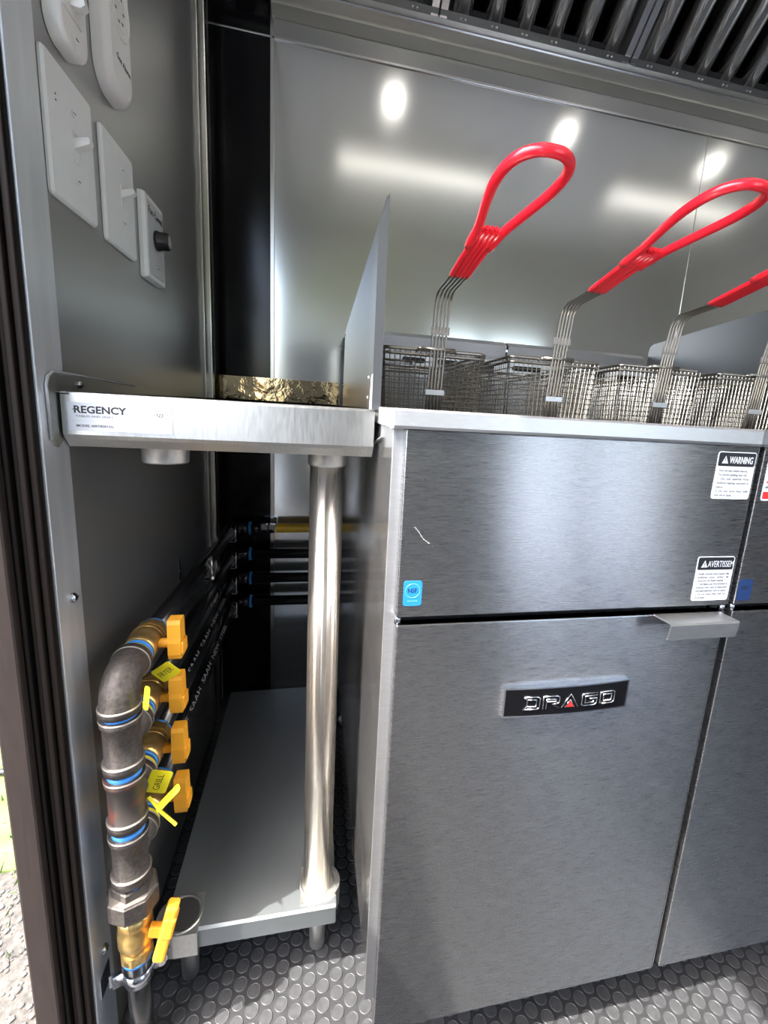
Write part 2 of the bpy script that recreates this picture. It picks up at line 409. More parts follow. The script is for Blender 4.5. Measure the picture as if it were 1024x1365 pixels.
def make_filter(x0):
    t = thing('baffle_filter', LB[0], 'filter', (x0, 1.204, E+.8785), 'hood baffle filters')
    o = FO+X*x0
    b = MB(); b.strip([(0, 0), (0, .012), (.014, .016)], o, FU, FN, X*FW, .001); b.build('bottom_rail', M_table, t)
    for s in (0, 1):
        b = MB(); ox = o+X*(s*(FW-.016)); b.prism([(0, -.02), (.016, -.02), (.016, .014), (0, .014)], ox, X, FN, FU*FL); b.build('side_rail', M_baffle, t)
    pit = (FW-.032)/6
    for k in range(6):
        c = o+X*(.016+pit*(k+.5))
        pr = [(-.021, -.018)]+[(-.021*math.cos(PI*j/12), -.004+.019*math.sin(PI*j/12)) for j in range(13)]+[(.021, -.018)]
        b = MB(); b.strip(pr, c+FU*.010, X, FN, FU*(FL-.01), -.0009, True); b.build('baffle', M_baffle, t)
    for k in range(5):
        c = o+X*(.016+pit*(k+1))
        pr = [(-.026, .002), (-.026, -.014), (-.020, -.020), (.020, -.020), (.026, -.014), (.026, .002)]
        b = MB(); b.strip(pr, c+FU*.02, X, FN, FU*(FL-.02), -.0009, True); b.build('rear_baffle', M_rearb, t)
        b = MB()
        for e in (-.010, .010, -.018, .018): b.lathe([(0, .006), (.001, .006)], c+X*e*.9+FU*.012+FN*-.006, FN, 8)
        b.box(-.019, .019, -.0008, .0008, -.010, .010, mtx=Matrix.Translation(c+FU*.012+FN*.004) @ Matrix((X, FU.cross(X)*-1, FU)).transposed().to_4x4().normalized())
        b.build('drain_slot', M_dark, t)
    for k in range(6):
        for e in (-.0055, .0055):
            c = o+X*(.016+pit*(k+.5)+e)+FU*.006+FN*.0135
            b = MB(); b.lathe([(0, .0035), (.0015, .003), (.0025, .001)], c, FN, 8); b.build('rivet', M_rim, t)
    return t
proto = make_filter(-.225)
for k in range(1, 4):
    c = copy_tree(proto); c.location.x = -.225+.489*k; c['label'] = LB[k]

# ================================================================== FRYERS
ZD = E-.733
def make_fryer():
    t = thing('deep_fryer', '', 'fryer', (.2755, .75, 0), 'deep fryers in a row')
    x0, x1 = .072, .470
    def B(name, m, *a, bev=.001):
        b = MB(); b.box(*a, bev); return b.build(name, m, t)
    # cabinet shell
    for xa in (x0, x1-.0015):
        b = MB(); b.box(xa, xa+.0015, .420, 1.16, E-.668, E-.015); b.build('side_panel', M_side, t)
    B('front_frame', M_rim, x0, x0+.012, .4175, .4195, E-.70, E-.016, bev=.0005)
    B('front_frame', M_dark, x1-.010, x1, .4175, .4195, E-.70, E-.016, bev=.0005)  # frame coloured near-black to stand for the shade in the door gap
    b = MB(); b.box(x0+.0125, x1-.0105, .422, 1.15, E-.70, E-.10); b.build('inner_cabinet', M_dark, t)
    # control panel (upper front)
    pn = B('upper_panel', M_brush, .0815, .4695, .404, .417, E-.199, E-.018, bev=.0012)
    b = MB(); b.box(.0825, .4665, .404, .4165, ZD, E-.2075, .0012); dn = b.build('door', M_brush, t)
    b = MB(); b.box(.4672, .4684, .4045, .417, ZD+.002, E-.209, .0002); b.build('door_edge', M_silver, dn)
    # hinge pins
    for hx in (.0845, .466):
        b = MB(); b.lathe([(0, .0035), (.006, .0035), (.008, .002)], (hx, .409, E-.2072), Z, 10); b.build('hinge_pin', M_zinc, t)
    # folded handle
    b = MB(); b.strip([(.4035, E-.2065), (.378, E-.2055), (.3765, E-.2075), (.3785, E-.2245), (.3805, E-.2245)], (.371, 0, 0), Y, Z, (.087, 0, 0), .0013)
    b.build('handle', M_handle, dn)
    # top rim
    b = MB(); b.strip([(.420, E-.0195), (.4005, E-.0175), (.399, E-.015), (.3995, E-.002), (.4015, E+.0), (.475, E+.0), (.478, E-.03), (.56, E-.045)], (.0695, 0, 0), Y, Z, (.4035, 0, 0), -.0015)
    b.build('top_rim', M_rim, t)
    for xa in (.0695, .4705):
        b = MB(); b.box(xa, xa+.002, .4005, 1.15, E-.018, E+.0, .0006); b.build('rim_end', M_rim, t)
    # fry pot
    b = MB(); b.strip([(.50, E-.035), (.60, E-.06), (.62, E-.30), (1.06, E-.30), (1.08, E-.06), (1.11, E-.04)], (.085, 0, 0), Y, Z, (.372, 0, 0), -.0015); b.build('fry_tank', M_table, t)
    # flue riser
    b = MB(); b.strip([(1.10, E-.05), (1.10, E+.128), (1.118, E+.141), (1.112, E+.166), (1.130, E+.176), (1.24, E+.176)], (x0+.003, 0, 0), Y, Z, (.3905, 0, 0), -.0015); r_ = b.build('flue_riser', M_rim, t)
    for a0, a1 in ((.012, .090), (.130, .185), (.215, .27), (.305, .36)):
        b = MB()
        P = rrect(a1-a0, .012, .0058, 5); b.prism(P, (x0+(a0+a1)/2, 1.0975, E+.113), X, Z, (0, .0012, 0)); b.build('hanger_slot', M_dark, r_)
    b = MB(); b.tube([(x0+.006, 1.088, E+.098), (x1-.006, 1.088, E+.098)], .003, 8); b.build('basket_rail', M_chrome, t)
    for lx in (x0+.03, x1-.03):
        for ly in (.64, 1.10):
            b = MB(); b.lathe([(0, .022), (.01, .022), (.012, .016), (.10, .016), (.102, .026), (E-.70, .026)], (lx, ly, .001), Z, 16); b.build('leg', M_table, t)
    return t
fry = make_fryer(); fry['label'] = 'stainless deep fryer with black raised badge on its door, beside the filler table'
fry2 = copy_tree(fry); fry2.location.x += .3955; fry2['label'] = 'second stainless deep fryer, cut off by the right edge, red and white sticker'
ff = [c for c in fry2.children if c.name.startswith('front_frame')]
ff = min(ff, key=lambda c: sum(v.co.x for v in c.data.vertices)/len(c.data.vertices)+c.location.x)
ff.data = ff.data.copy(); mx_ = sum(v.co.x for v in ff.data.vertices)/len(ff.data.vertices)
for v in ff.data.vertices:
    if v.co.x < mx_: v.co.x += .0072
fd = [c for c in fry.children if c.name.startswith('upper_panel')][0]
fdoor = [c for c in fry.children if c.name.split('.')[0] == 'door'][0]
fd2 = [c for c in fry2.children if c.name.startswith('upper_panel')][0]
# door badge
PY = .404
def badge(parent):
    cx, cz, w_, h_ = .2755, E-.2985, .150, .034
    b = MB(); N = 14; A = []
    for i in range(N+1):
        x = -w_/2+w_*i/N; d = .0055+.0035*(1-(2*x/w_)**2)
        A.append((cx+x, d))
    vs_ = []
    for x, d in A: vs_ += [(x, PY, cz-h_/2), (x, PY-d, cz-h_/2), (x, PY-d, cz+h_/2), (x, PY, cz+h_/2)]
    fs = []
    for i in range(N):
        for k in range(3): fs.append((4*i+k, 4*i+k+1, 4*i+k+5, 4*i+k+4))
    fs += [(0, 1, 2, 3), (4*N, 4*N+1, 4*N+2, 4*N+3)]
    b.poly(vs_, fs); root = b.build('badge', M_silver, parent); root['label'] = 'raised badge reading DRAGO'
    b = MB(); vs_ = []; h2 = h_-.0035
    for x, d in A:
        x = cx+(x-cx)*.972; vs_ += [(x, PY-d-.0004, cz-h2/2), (x, PY-d-.0004, cz+h2/2)]
    b.poly(vs_, [(2*i, 2*i+1, 2*i+3, 2*i+2) for i in range(N)]); b.build('badge_face', M_badge, root)
    def front(x): return PY-(.0055+.0035*(1-(2*(x-cx)/w_)**2))-.0010
    zb = cz-.0075; H = .0145
    b = MB()
    def stroke(pts, r=.00085):
        b.tube([(x, front(x), z) for x, z in pts], r, 6)
    def st(x0, pts, wd): stroke([(x0+px*wd, zb+pz*H) for px, pz in pts])
    xs = cx-.053; wd = .0185; gap = .0225
    st(xs, [(0, 0), (.85, 0), (1, .12), (1, .88), (.85, 1), (.05, 1)], wd); st(xs, [(0, 1), (.22, .8), (.22, .22), (0, 0)], wd); st(xs, [(.22, .78), (.78, .78), (.78, .22), (.22, .22)], wd)
    xr = xs+gap; st(xr, [(0, 0), (0, 1), (.85, 1), (1, .88), (1, .45), (.85, .35), (.55, .35), (1.02, 0)], wd); st(xr, [(.2, 0), (.2, .76), (.78, .76), (.78, .55), (.2, .55)], wd)
    xa = xr+gap*.98; st(xa, [(-.02, 0), (.5, 1.08), (1.05, 0)], wd); st(xa, [(.2, 0), (.5, .62), (.82, 0)], wd)
    xg = xa+gap*1.05; st(xg, [(1, 1), (.15, 1), (0, .88), (0, .12), (.15, 0), (.85, 0), (1, .12), (1, .55), (.5, .55)], wd); st(xg, [(1, .78), (.22, .78), (.22, .22), (.78, .22), (.78, .38)], wd)
    xo = xg+gap; st(xo, [(.15, 0), (.85, 0), (1, .12), (1, .88), (.85, 1), (.15, 1), (0, .88), (0, .12), (.15, 0)], wd); st(xo, [(.22, .22), (.78, .22), (.78, .78), (.22, .78), (.22, .22)], wd)
    l = b.build('badge_lettering', M_silver, root)
    b = MB(); y = front(cx)-.0002; b.prism([(xa+.26*wd, zb+.0003), (xa+.78*wd, zb+.0003), (xa+.52*wd, zb+.0085)], (0, y, 0), X, Z, (0, .0012, 0)); b.build('badge_triangle', M_lblred, root)
badge(fdoor)
# stickers
def sticker(parent, name, x0, x1, z0, z1, m, r=.002, label=None, y=PY, th=.0004):
    b = MB(); b.prism(rrect(x1-x0, z1-z0, r), ((x0+x1)/2, y-th, (z0+z1)/2), X, Z, (0, th, 0)); o = b.build(name, m, parent)
    if label: o['label'] = label
    return o
def warn(parent, x0, x1, z1, z0, head, lines, label, hx, hw):
    s = sticker(parent, 'warning_label', x0, x1, z0, z1, M_lblwhite, .003, label)
    sticker(s, 'header_band', x0+.001, x1-.001, z1-.0155, z1-.001, M_ink, .0018, y=PY-.0004, th=.0001)
    y = PY-.00055
    b = MB(); b.prism([(x0+.0055, z1-.0125), (x0+.0135, z1-.0125), (x0+.0095, z1-.0045)], (0, y-.0001, 0), X, Z, (0, .0001, 0)); b.build('warning_triangle', M_lblwhite, s)
    b = MB(); b.box(x0+.0091, x0+.0099, y-.0002, y-.0001, z1-.0100, z1-.0065); b.box(x0+.0091, x0+.0099, y-.0002, y-.0001, z1-.0118, z1-.0108); b.build('exclamation_mark', M_ink, s)
    text(head, 'header_text', M_lblwhite, s, (x0+hx, y, z1-.0122), X, Z, .0072, width=hw, bold=(.02 if head[0] == 'W' else 0), depth=.0001)
    n = len(lines); top = z1-.0185; dz = (top-z0-.0015)/n
    for i, (ln, wf) in enumerate(lines):
        text(ln, 'fine_print', M_ink, s, (x0+.004, PY-.00048, top-dz*i-.0028), X, Z, .0024, width=wf, bold=.01, depth=.0001)
    return s
warn(fd, .4175, .4665, E-.0245, E-.0755, 'WARNING',
     [('Hot oil can cause burns.', .037), ('To avoid spilling hot oil:', .037), ('1.  Do  not  operate  fryer', .041), ('without tipping restraint in', .041), ('place.', .009), ('2.  Do  not  move  fryer  with', .042), ('hot oil in tank.', .022)],
     'WARNING label with black header, top right of the panel', .0150, .030)
warn(fd, .4165, .4655, E-.1405, E-.1925, 'AVERTISSEM',
     [("l'huile chaude peut causer des", .041), ('brûlures   pour   éviter   de', .041), ("renverser de l'huile chaude :", .036), ('1.  Ne faites pas fonctionner la', .041), ('friteuse sans que le dispositif', .041), ('anti-basculement soit en place.', .041), ('2.  Do  not  move  fryer  with  hot', .041), ('oil in tank.', .014)],
     'AVERTISSEM label with black header, lower right of the panel', .0140, .034)
s_ = sticker(fd, 'blue_sticker', .0875, .1057, E-.187, E-.1615, M_lblblue, .003, 'small blue NSF certification sticker')
text('NSF.', 'sticker_text', M_ink, s_, (.0918, PY-.00045, E-.1735), X, Z, .0045, width=.010, bold=.02, depth=.0001)
b = MB(); b.tube([(.0966+.0072*math.cos(a*PI/10), PY-.00045, E-.1715+.0072*math.sin(a*PI/10)) for a in range(20)], .0002, 4, closed=True); b.build('sticker_ring', M_lbllight, s_)
b = MB()
for k in range(4): b.box(.0920+.0026*k, .0938+.0026*k, PY-.00055, PY-.00045, E-.1825, E-.1815)
b.build('sticker_marks', M_lbllight, s_)
s_ = sticker(fd2, 'blue_sticker', .4785, .4975, E-.194, E-.1685, M_lblshade, .003, 'blue certification sticker with shade painted into its colour')
text('NSF.', 'sticker_text', M_ink, s_, (.483, PY-.00045, E-.181), X, Z, .0045, width=.010, bold=.02, depth=.0001)
s_ = sticker(fd2, 'red_white_sticker', .4835, .56, E-.0765, E-.024, M_lblwhite, .002, 'white sticker with a red lower band')
sticker(s_, 'red_band', .4845, .559, E-.0745, E-.0665, M_lblred, .0015, y=PY-.0004, th=.0001)
text('gas', 'sticker_text', M_ink, s_, (.4858, PY-.00045, E-.0635), X, Z, .0045, width=.012, bold=.02, depth=.0001)
b = MB(); b.prism([(.486, E-.057), (.518, E-.057), (.502, E-.033)], (0, PY-.0005, 0), X, Z, (0, .0001, 0)); b.build('red_triangle', M_lblred, s_)
# scratches on the upper panel
b = MB()
for pts in ([(.0945, -.108), (.099, -.113), (.103, -.119), (.106, -.1215), (.110, -.1245)], [(.1125, -.1265), (.1135, -.1268)]):
    b.tube([(x, PY-.0001, E+z) for x, z in pts], .00018, 4)
b.build('scratch', M_film, fd)

# ---- splash guards
b = MB(); b.prism([(.503, E-.005), (.503, E+.207), (1.085, E+.165), (1.11, E+.14), (1.125, E+.01), (1.125, E-.005)], (.0685, 0, 0), Y, Z, (.0015, 0, 0))
sg = thing('splash_guard', 'tall upright steel splash guard between the table and the first fryer', 'splash guard', (.069, .8, E))
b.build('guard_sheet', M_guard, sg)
b = MB(); b.prism([(.0615, E-.003), (.0615, E+.180), (.0712, E+.2095), (.0712, E-.003)], (0, .5015, 0), X, Z, (0, .0012, 0)); g_ = b.build('front_flange', M_guard, sg)
b = MB(); b.prism([(.0590, E-.003), (.0600, E+.032), (.0614, E+.034), (.0614, E-.003)], (0, .5012, 0), X, Z, (0, .001, 0))
for px, pz in ((.0565, .029), (.0560, .008)): b.box(px, px+.001, .5012, .5018, E+pz, E+pz+.0025)
b.build('film_residue', M_film, g_)
for yy, zz in ((1.105, .133), (1.115, .045)):
    b = MB(); b.lathe([(0, .004), (.002, .0035), (.003, .002)], (.0685, yy, E+zz), -X, 10); b.build('screw', M_zinc, sg)
b = MB(); b.prism([(1.112, E+.0), (1.112, E+.186), (1.108, E+.197), (1.098, E+.202), (.45, E+.262), (.43, E+.25), (.43, E-.0)], (.8672, 0, 0), Y, Z, (.0015, 0, 0))
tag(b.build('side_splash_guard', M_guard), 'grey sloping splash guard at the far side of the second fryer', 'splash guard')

# ================================================================== BASKETS
def make_basket():
    t = thing('fryer_basket', '', 'basket', (.1785, .86, E-.06), 'wire fryer baskets')
    xc = .1785; hw = .078; y0, y1 = .693, 1.045; z1, z0 = E+.086, E-.058
    r = .00078
    b = MB(); ins = .008
    def ln(p, q, rr=r): b.tube([p, q], rr, 4, caps=False)
    nx = 20; nz = 18; ny = 44
    for k in range(nx+1):
        f = k/nx; xa = xc-hw+2*hw*f; xb = xc-(hw-ins)+2*(hw-ins)*f
        ln((xb, y0+ins, z0), (xa, y0, z1)); ln((xb, y1-ins, z0), (xa, y1, z1)); ln((xb, y0+ins, z0), (xb, y1-ins, z0))
    for k in range(nz+1):
        f = k/nz; z = z0+(z1-z0)*f; i = ins*(1-f)
        ln((xc-hw+i, y0+i, z), (xc+hw-i, y0+i, z)); ln((xc-hw+i, y1-i, z), (xc+hw-i, y1-i, z))
        ln((xc-hw+i, y0+i, z), (xc-hw+i, y1-i, z)); ln((xc+hw-i, y0+i, z), (xc+hw-i, y1-i, z))
    for k in range(ny+1):
        f = k/ny; ya = y0+(y1-y0)*f; yb = y0+ins+(y1-y0-2*ins)*f
        for s in (-1, 1): ln((xc+s*(hw-ins), yb, z0), (xc+s*hw, ya, z1))
        ln((xc-hw+ins, yb, z0), (xc+hw-ins, yb, z0))
    b.build('wire_mesh', M_chrome, t)
    b = MB(); R_ = .01; P = []
    for cx_, cy_, a0 in ((hw-R_, y1-R_, 0), (-hw+R_, y1-R_, 90), (-hw+R_, y0+R_, 180), (hw-R_, y0+R_, 270)):
        for k in range(4):
            a = math.radians(a0+30*k); P.append((xc+cx_+R_*math.cos(a), cy_+R_*math.sin(a), z1+.001))
    b.tube(P, .0026, 8, closed=True)
    b.tube([(p[0], p[1], z1-.006) for p in P], .0018, 6, closed=True); b.build('rim', M_chrome, t)
    # hanger hook at the back
    for s in (-1, 1):
        b = MB(); b.tube([(xc+s*.045, y1-.01, z1), (xc+s*.045, y1+.01, z1+.012), (xc+s*.045, y1+.035, z1+.022), (xc+s*.045, y1+.055, z1+.022), (xc+s*.045, y1+.052, z1-.002)], .0025, 8); b.build('hook', M_chrome, t)
    b = MB(); b.tube([(xc-.045, y1+.030, z1+.021), (xc+.045, y1+.030, z1+.021)], .0024, 8); b.build('hook_bar', M_chrome, t)
    # five-wire handle frame
    N = 5; sp = .0052; b = MB()
    for k in range(N):
        x = xc+(k-2)*sp
        b.tube([(x, .699, E-.045), (x, .688, E+.05), (x, .682, E+.10), (x, .672, E+.150), (x, .666, E+.160), (x, .655, E+.165), (x, .612, E+.168), (x, .598, E+.1688)], .0016, 8)
    b.build('handle_wires', M_chrome, t)
    b = MB(); b.tube([(xc-.026, .684, z1+.002), (xc+.026, .684, z1+.002)], .0028, 8); b.tube([(xc-.024, .684, z1+.002), (xc-.030, .694, z1)], .0028, 8); b.tube([(xc+.024, .684, z1+.002), (xc+.030, .694, z1)], .0028, 8); b.build('handle_crossbar', M_chrome, t)
    b = MB(); b.box(xc-.0145, xc+.0145, .6785, .6805, E+.108, E+.119, .0004); b.build('handle_clip', M_edge, t)
    b = MB(); b.box(xc-.0145, xc+.0145, .6845, .6865, E+.022, E+.030, .0004); b.build('lower_clip', M_rim, t)
    # dipped red grip: ribbed flat part then the loop
    b = MB()
    def gp(s, w_, h=0): # s 0..1 from the start of the grip to the tip
        y = .603+(.372-.603)*s; z = E+.1685+(.034)*s+.004*math.sin(s*PI)
        return (xc+w_, y, z+h)
    for k in range(N):
        b.tube([gp(q, (k-2)*sp*(1+.12*q)) for q in (0, .03, .15, .3, .45)], .0033, 10, rad=[.0026, .0034, .0034, .0034, .0036])
    for s, k in ((-1, 0), (0, 1), (1, 2)):
        b.lathe([(0, .003), (.003, .0025)], gp(.46, s*sp), (0, -1, .1), 8)
    grip = b.build('handle_grip', M_red, t)
    b = MB(); L = []
    for q, w_ in ((.30, -.0125), (.45, -.0145), (.55, -.0185), (.66, -.0235), (.78, -.0275), (.88, -.0270), (.95, -.0215), (.99, -.0115)): L.append(gp(q, w_))
    L2 = [gp(1.0, 0)]+[gp((p[1]-.603)/(.372-.603), xc-p[0]) for p in reversed(L)]
    Q = [Vector(p) for p in L+L2]; SM = [Q[0]]
    for i in range(len(Q)-1):
        p0, p1, p2, p3 = Q[max(0, i-1)], Q[i], Q[i+1], Q[min(len(Q)-1, i+2)]
        for t_ in (.33, .67, 1.0):
            SM.append(.5*((2*p1)+(p2-p0)*t_+(2*p0-5*p1+4*p2-p3)*t_*t_+(3*p1-3*p2+p3-p0)*t_**3))
    b.tube(SM, .0048, 14); b.build('grip_loop', M_red, grip)
    return t
bl = ['wire fryer basket nearest the splash guard, red handle raised', 'second wire basket from the left, long red handle', 'third wire basket from the left, red grip running out of frame', 'rightmost wire basket, only its handle wires in view']
bk = make_basket(); bk['label'] = bl[0]
for k in range(1, 4):
    c = copy_tree(bk); c.location.x += .1975*k; c['label'] = bl[k]
    c.rotation_euler = (math.radians((0, -1.6, -3.2, -3.2)[k]*.5), 0, 0)

# ================================================================== FILLER TABLE
tb = thing('filler_table', 'narrow stainless filler table between the left wall and the fryer', 'table', (-.08, .8, 0))
x0, x1, yf, yb = -.2345, .0655, .503, 1.25
b = MB(); b.strip([(yb, E-.003), (.507, E-.003), (yf+.0008, E-.0038), (yf, E-.006), (yf, E-.0435), (.506, E-.0475), (.514, E-.056), (.535, E-.056)], (x0, 0, 0), Y, Z, (x1-x0, 0, 0), .0013)
b.build('tabletop', M_table, tb)
b = MB(); b.box(x0, x0+.0012, .5045, yb, E-.045, E-.0045); b.box(x1-.0012, x1, .5045, yb, E-.045, E-.0045); b.build('side_apron', M_table, tb)
b = MB(); b.box(x0, x0+.298, 1.235, 1.2365, E-.002, E+.0545, .0004); b.box(x0, x0+.298, 1.2370, 1.2625, E+.0532, E+.0545, .0004); b.build('backsplash', M_ripple, tb)
b = MB(); b.box(.0395, .0660, 1.236, 1.238, E-.002, E+.050, .0004); b.build('backsplash_end', M_ripple, tb)
# wall flange with silicone
b = MB(); b.prism([(.487, E-.046), (.4865, E+.002), (.4895, E+.009), (.497, E+.013), (.53, E+.0125), (1.15, E-.006), (1.15, E-.0095), (.507, E-.0095), (.507, E-.05), (.498, E-.056), (.490, E-.053)], (WL+.0022, 0, 0), Y, Z, (.0015, 0, 0))
fl = b.build('wall_flange', M_table, tb)
b = MB(); b.tube([(WL+.0035, .4865, E-.048), (WL+.0035, .4855, E+.002), (WL+.0035, .489, E+.0095), (WL+.0035, .497, E+.0138), (WL+.0035, .54, E+.0135), (WL+.003, .70, E+.008)], .0016, 6); b.build('silicone_bead', M_sil, fl)
b = MB(); b.lathe([(0, .0045), (.002, .004), (.0035, .002)], (WL+.0037, .546, E+.004), X, 10); b.build('screw', M_zinc, fl)
b = MB(); b.box(x0-.0012, x0+.0075, .498, .5025, E-.0045, E-.0035, .0003); b.build('flange_tab', M_table, fl)
# sockets below the top
for nm, sx, sy in (('leg_socket', -.158, .550), ('leg_socket', .018, .568)):
    b = MB(); b.lathe([(0, .0225), (.002, .0235), (.022, .0235), (.024, .028)], (sx, sy, E-.074), Z, 28); b.build(nm, M_cast, tb)
# the legs on the right
for ly in (.568, 1.02):
    b = MB(); b.lathe([(0, .0205), (.636, .0205)], (.018, ly, E-.708), Z, 40); b.build('leg', M_pole, tb)
# under-shelf
ZS = E-.70
b = MB(); b.strip([(1.06, ZS-.03), (1.06, ZS), (.5335, ZS), (.530, ZS-.0025), (.530, ZS-.030), (.536, ZS-.030)], (-.182, 0, 0), Y, Z, (.225, 0, 0), .0012)
sh = b.build('under_shelf', M_galv, tb)
b = MB(); b.box(-.1832, -.1822, .5315, 1.06, ZS-.03, ZS-.0005); b.box(.0432, .0442, .5315, 1.06, ZS-.03, ZS-.0005); b.build('shelf_edge', M_galv, sh)
def corner(cx_, cy_, sx, name='corner_socket'):
    # rounded cast block gripping the shelf corner
    P = []
    for k in range(13):
        a = -PI/2+PI*k/12; P.append((sx*(.006+.027*math.cos(a)), .027*math.sin(a)))
    P += [(-sx*.024, .027), (-sx*.024, -.0275)]
    b = MB(); b.prism(P, (cx_, cy_, ZS-.034), X, Y, (0, 0, .0365)); o = b.build(name, M_cast, tb)
    b = MB(); b.tube([(cx_+.0245*math.cos(k*PI/14), cy_+.0245*math.sin(k*PI/14), ZS+.0026) for k in range(28)], .0016, 6, closed=True); b.build('socket_lip', M_cast, o)
    return o
cL = corner(-.163, .551, -1); cR = corner(.018, .566, 1)
b = MB(); b.lathe([(0, .0215), (.0012, .0215)], (-.163, .551, ZS+.0028), Z, 32); b.build('open_leg_hole', M_grey2, cL)
b = MB(); b.prism([(0, 0), (.0016, 0), (.0016, .011), (0, .011)], (.026, .5385, ZS-.030), X, Z, (0, .001, 0)); b.build('weld_slot', M_dark, cR)
for fx, fy in ((-.163, .576), (.020, .584), (.018, 1.02)):
    b = MB(); b.lathe([(0, .0095), (.003, .0115), (.050, .0125), (.056, .0125), (.060, .0180), (ZS-.034-.0015-.001, .0205)], (fx, fy, .0015), Z, 24); b.build('foot', M_cast, tb)
# maker's label on the lip
lip = [c for c in tb.children if c.name.startswith('tabletop')][0]
ly = yf
s_ = sticker(lip, 'maker_label', -.2290, -.1375, E-.0395, E-.0125, M_lblgrey, .0006, 'silver label reading REGENCY', y=ly)
text('REGENCY', 'label_text', M_ink, s_, (-.2235, ly-.00045, E-.0225), X, Z, .0066, width=.0455, bold=.03, depth=.0001)
b = MB(); b.box(-.2250, -.2190, ly-.0006, ly-.00045, E-.0196, E-.0190); b.build('label_stroke', M_ink, s_)
text('TABLES AND SINKS', 'label_text', M_ink, s_, (-.2222, ly-.00045, E-.0266), X, Z, .0019, width=.032, depth=.0001)
b = MB(); b.box(-.2280, -.152, ly-.0005, ly-.0004, E-.0302, E-.0300); b.build('label_line', M_grey, s_)
text('MODEL 600TB3012G', 'label_text', M_ink, s_, (-.2222, ly-.00045, E-.0358), X, Z, .0022, width=.032, bold=.02, depth=.0001)
text('NSF.', 'label_text', M_ink, s_, (-.1512, ly-.00045, E-.0236), X, Z, .0040, width=.0072, bold=.01, depth=.0001)
b = MB(); b.tube([(-.1476+.0054*math.cos(a*PI/14), ly-.00045, E-.0217+.0054*math.sin(a*PI/14)) for a in range(28)], .00018, 4, closed=True); b.build('label_ring', M_ink, s_)

# ================================================================== SWITCHES
def wall_text(s, name, parent, x, y, z, h, width): return text(s, name, M_ink, parent, (x, y, z), Y, Z, h, width=width, bold=.015, depth=.0001)
def plate(name, label, y0_, y1_, z0_, z1_, th=.005, m=None, r=.005):
    t = thing(name, label, 'switch', (WL, (y0_+y1_)/2, (z0_+z1_)/2+E), 'switch plates on the left wall')
    cy_, cz_ = (y0_+y1_)/2, (z0_+z1_)/2+E
    vs_ = []; P0 = rrect(y1_-y0_, z1_-z0_, r, 3); P1 = rrect(y1_-y0_-.004, z1_-z0_-.004, r*.8, 3); n = len(P0)
    b = MB()
    for P, x in ((P0, WL+.0005), (P0, WL+th*.55), (P1, WL+th)): vs_ += [(x, cy_+a, cz_+c_) for a, c_ in P]
    fs = [(q*n+k, q*n+(k+1) % n, (q+1)*n+(k+1) % n, (q+1)*n+k) for q in (0, 1) for k in range(n)]+[tuple(range(2*n, 3*n)), tuple(range(n))]
    b.poly(vs_, fs); b.build('cover_plate', m or M_plate, t)
    return t, cy_, cz_
def toggle(t, cy_, cz_, x, up_=True):
    b = MB()
    for a in ((-.0055, -.0045), (.0045, .0055)): b.box(x-.0005, x+.0006, cy_+a[0], cy_+a[1], cz_-.013, cz_+.013)
    b.box(x-.0005, x+.0006, cy_-.0055, cy_+.0055, cz_-.0135, cz_-.0125); b.box(x-.0005, x+.0006, cy_-.0055, cy_+.0055, cz_+.0125, cz_+.0135); b.build('toggle_frame', M_white, t)
    b = MB(); b.prism([(-.004, -.004), (-.004, .006), (.013, .010), (.0145, .0085), (.0145, .005), (.013, .0035)], (x, cy_-.0042, cz_), X, Z, (0, .0084, 0)); b.build('toggle', M_white, t)
    for dz in (.030, -.030):
        b = MB(); b.lathe([(0, .0033), (.0012, .0028)], (x, cy_, cz_+dz), X, 12)
        s = b.build('screw', M_white, t)
        b = MB(); b.box(x+.0012, x+.0014, cy_-.0026, cy_+.0026, cz_+dz-.0004, cz_+dz+.0004); b.build('screw_slot', M_dark, s)
t, cy_, cz_ = plate('toggle_switch', 'large white toggle switch plate, leftmost of the lower three', .525, .617, .174, .294); toggle(t, cy_+.004, cz_, WL+.005)
b = MB()
for k in range(2): b.box(WL+.005, WL+.0053, .541, .5425, E+.262-.005*k, E+.2635-.005*k)
b.build('small_mark', M_ink, t)
t, cy_, cz_ = plate('toggle_switch', 'white toggle switch plate between the large plate and the knob plate', .640, .733, .171, .292); toggle(t, cy_+.006, cz_+.004, WL+.005)
t, cy_, cz_ = plate('fan_speed_control', 'white control plate with black round knob and handwritten Fan-Speed', .757, .836, .160, .272, .010, M_plate, .003)
b = MB(); b.box(WL+.0102, WL+.0112, .765, .828, E+.168, E+.264, .0004); b.build('face_plate', M_lblgrey, t)
b = MB(); b.lathe([(0, .0135), (.004, .0135), (.005, .0125), (.016, .0118), (.018, .0105)], (WL+.0113, cy_, cz_+.003), X, 28); kn = b.build('knob', M_knob, t)
b = MB(); b.box(WL+.0293, WL+.0297, cy_-.0006, cy_+.0006, cz_+.004, cz_+.0125); b.lathe([(0, .0085), (.0003, .0083)], (WL+.0293, cy_, cz_+.003), X, 20); b.build('knob_cap', M_grey, kn)
wall_text('Fan-Speed', 'handwriting', t, WL+.0115, .7665, E+.2475, .009, .060)
for dz in (.034, -.034):
    b = MB(); b.lathe([(0, .003), (.0015, .0025)], (WL+.0112, cy_, cz_+dz), X, 10); b.build('screw', M_silver, t)
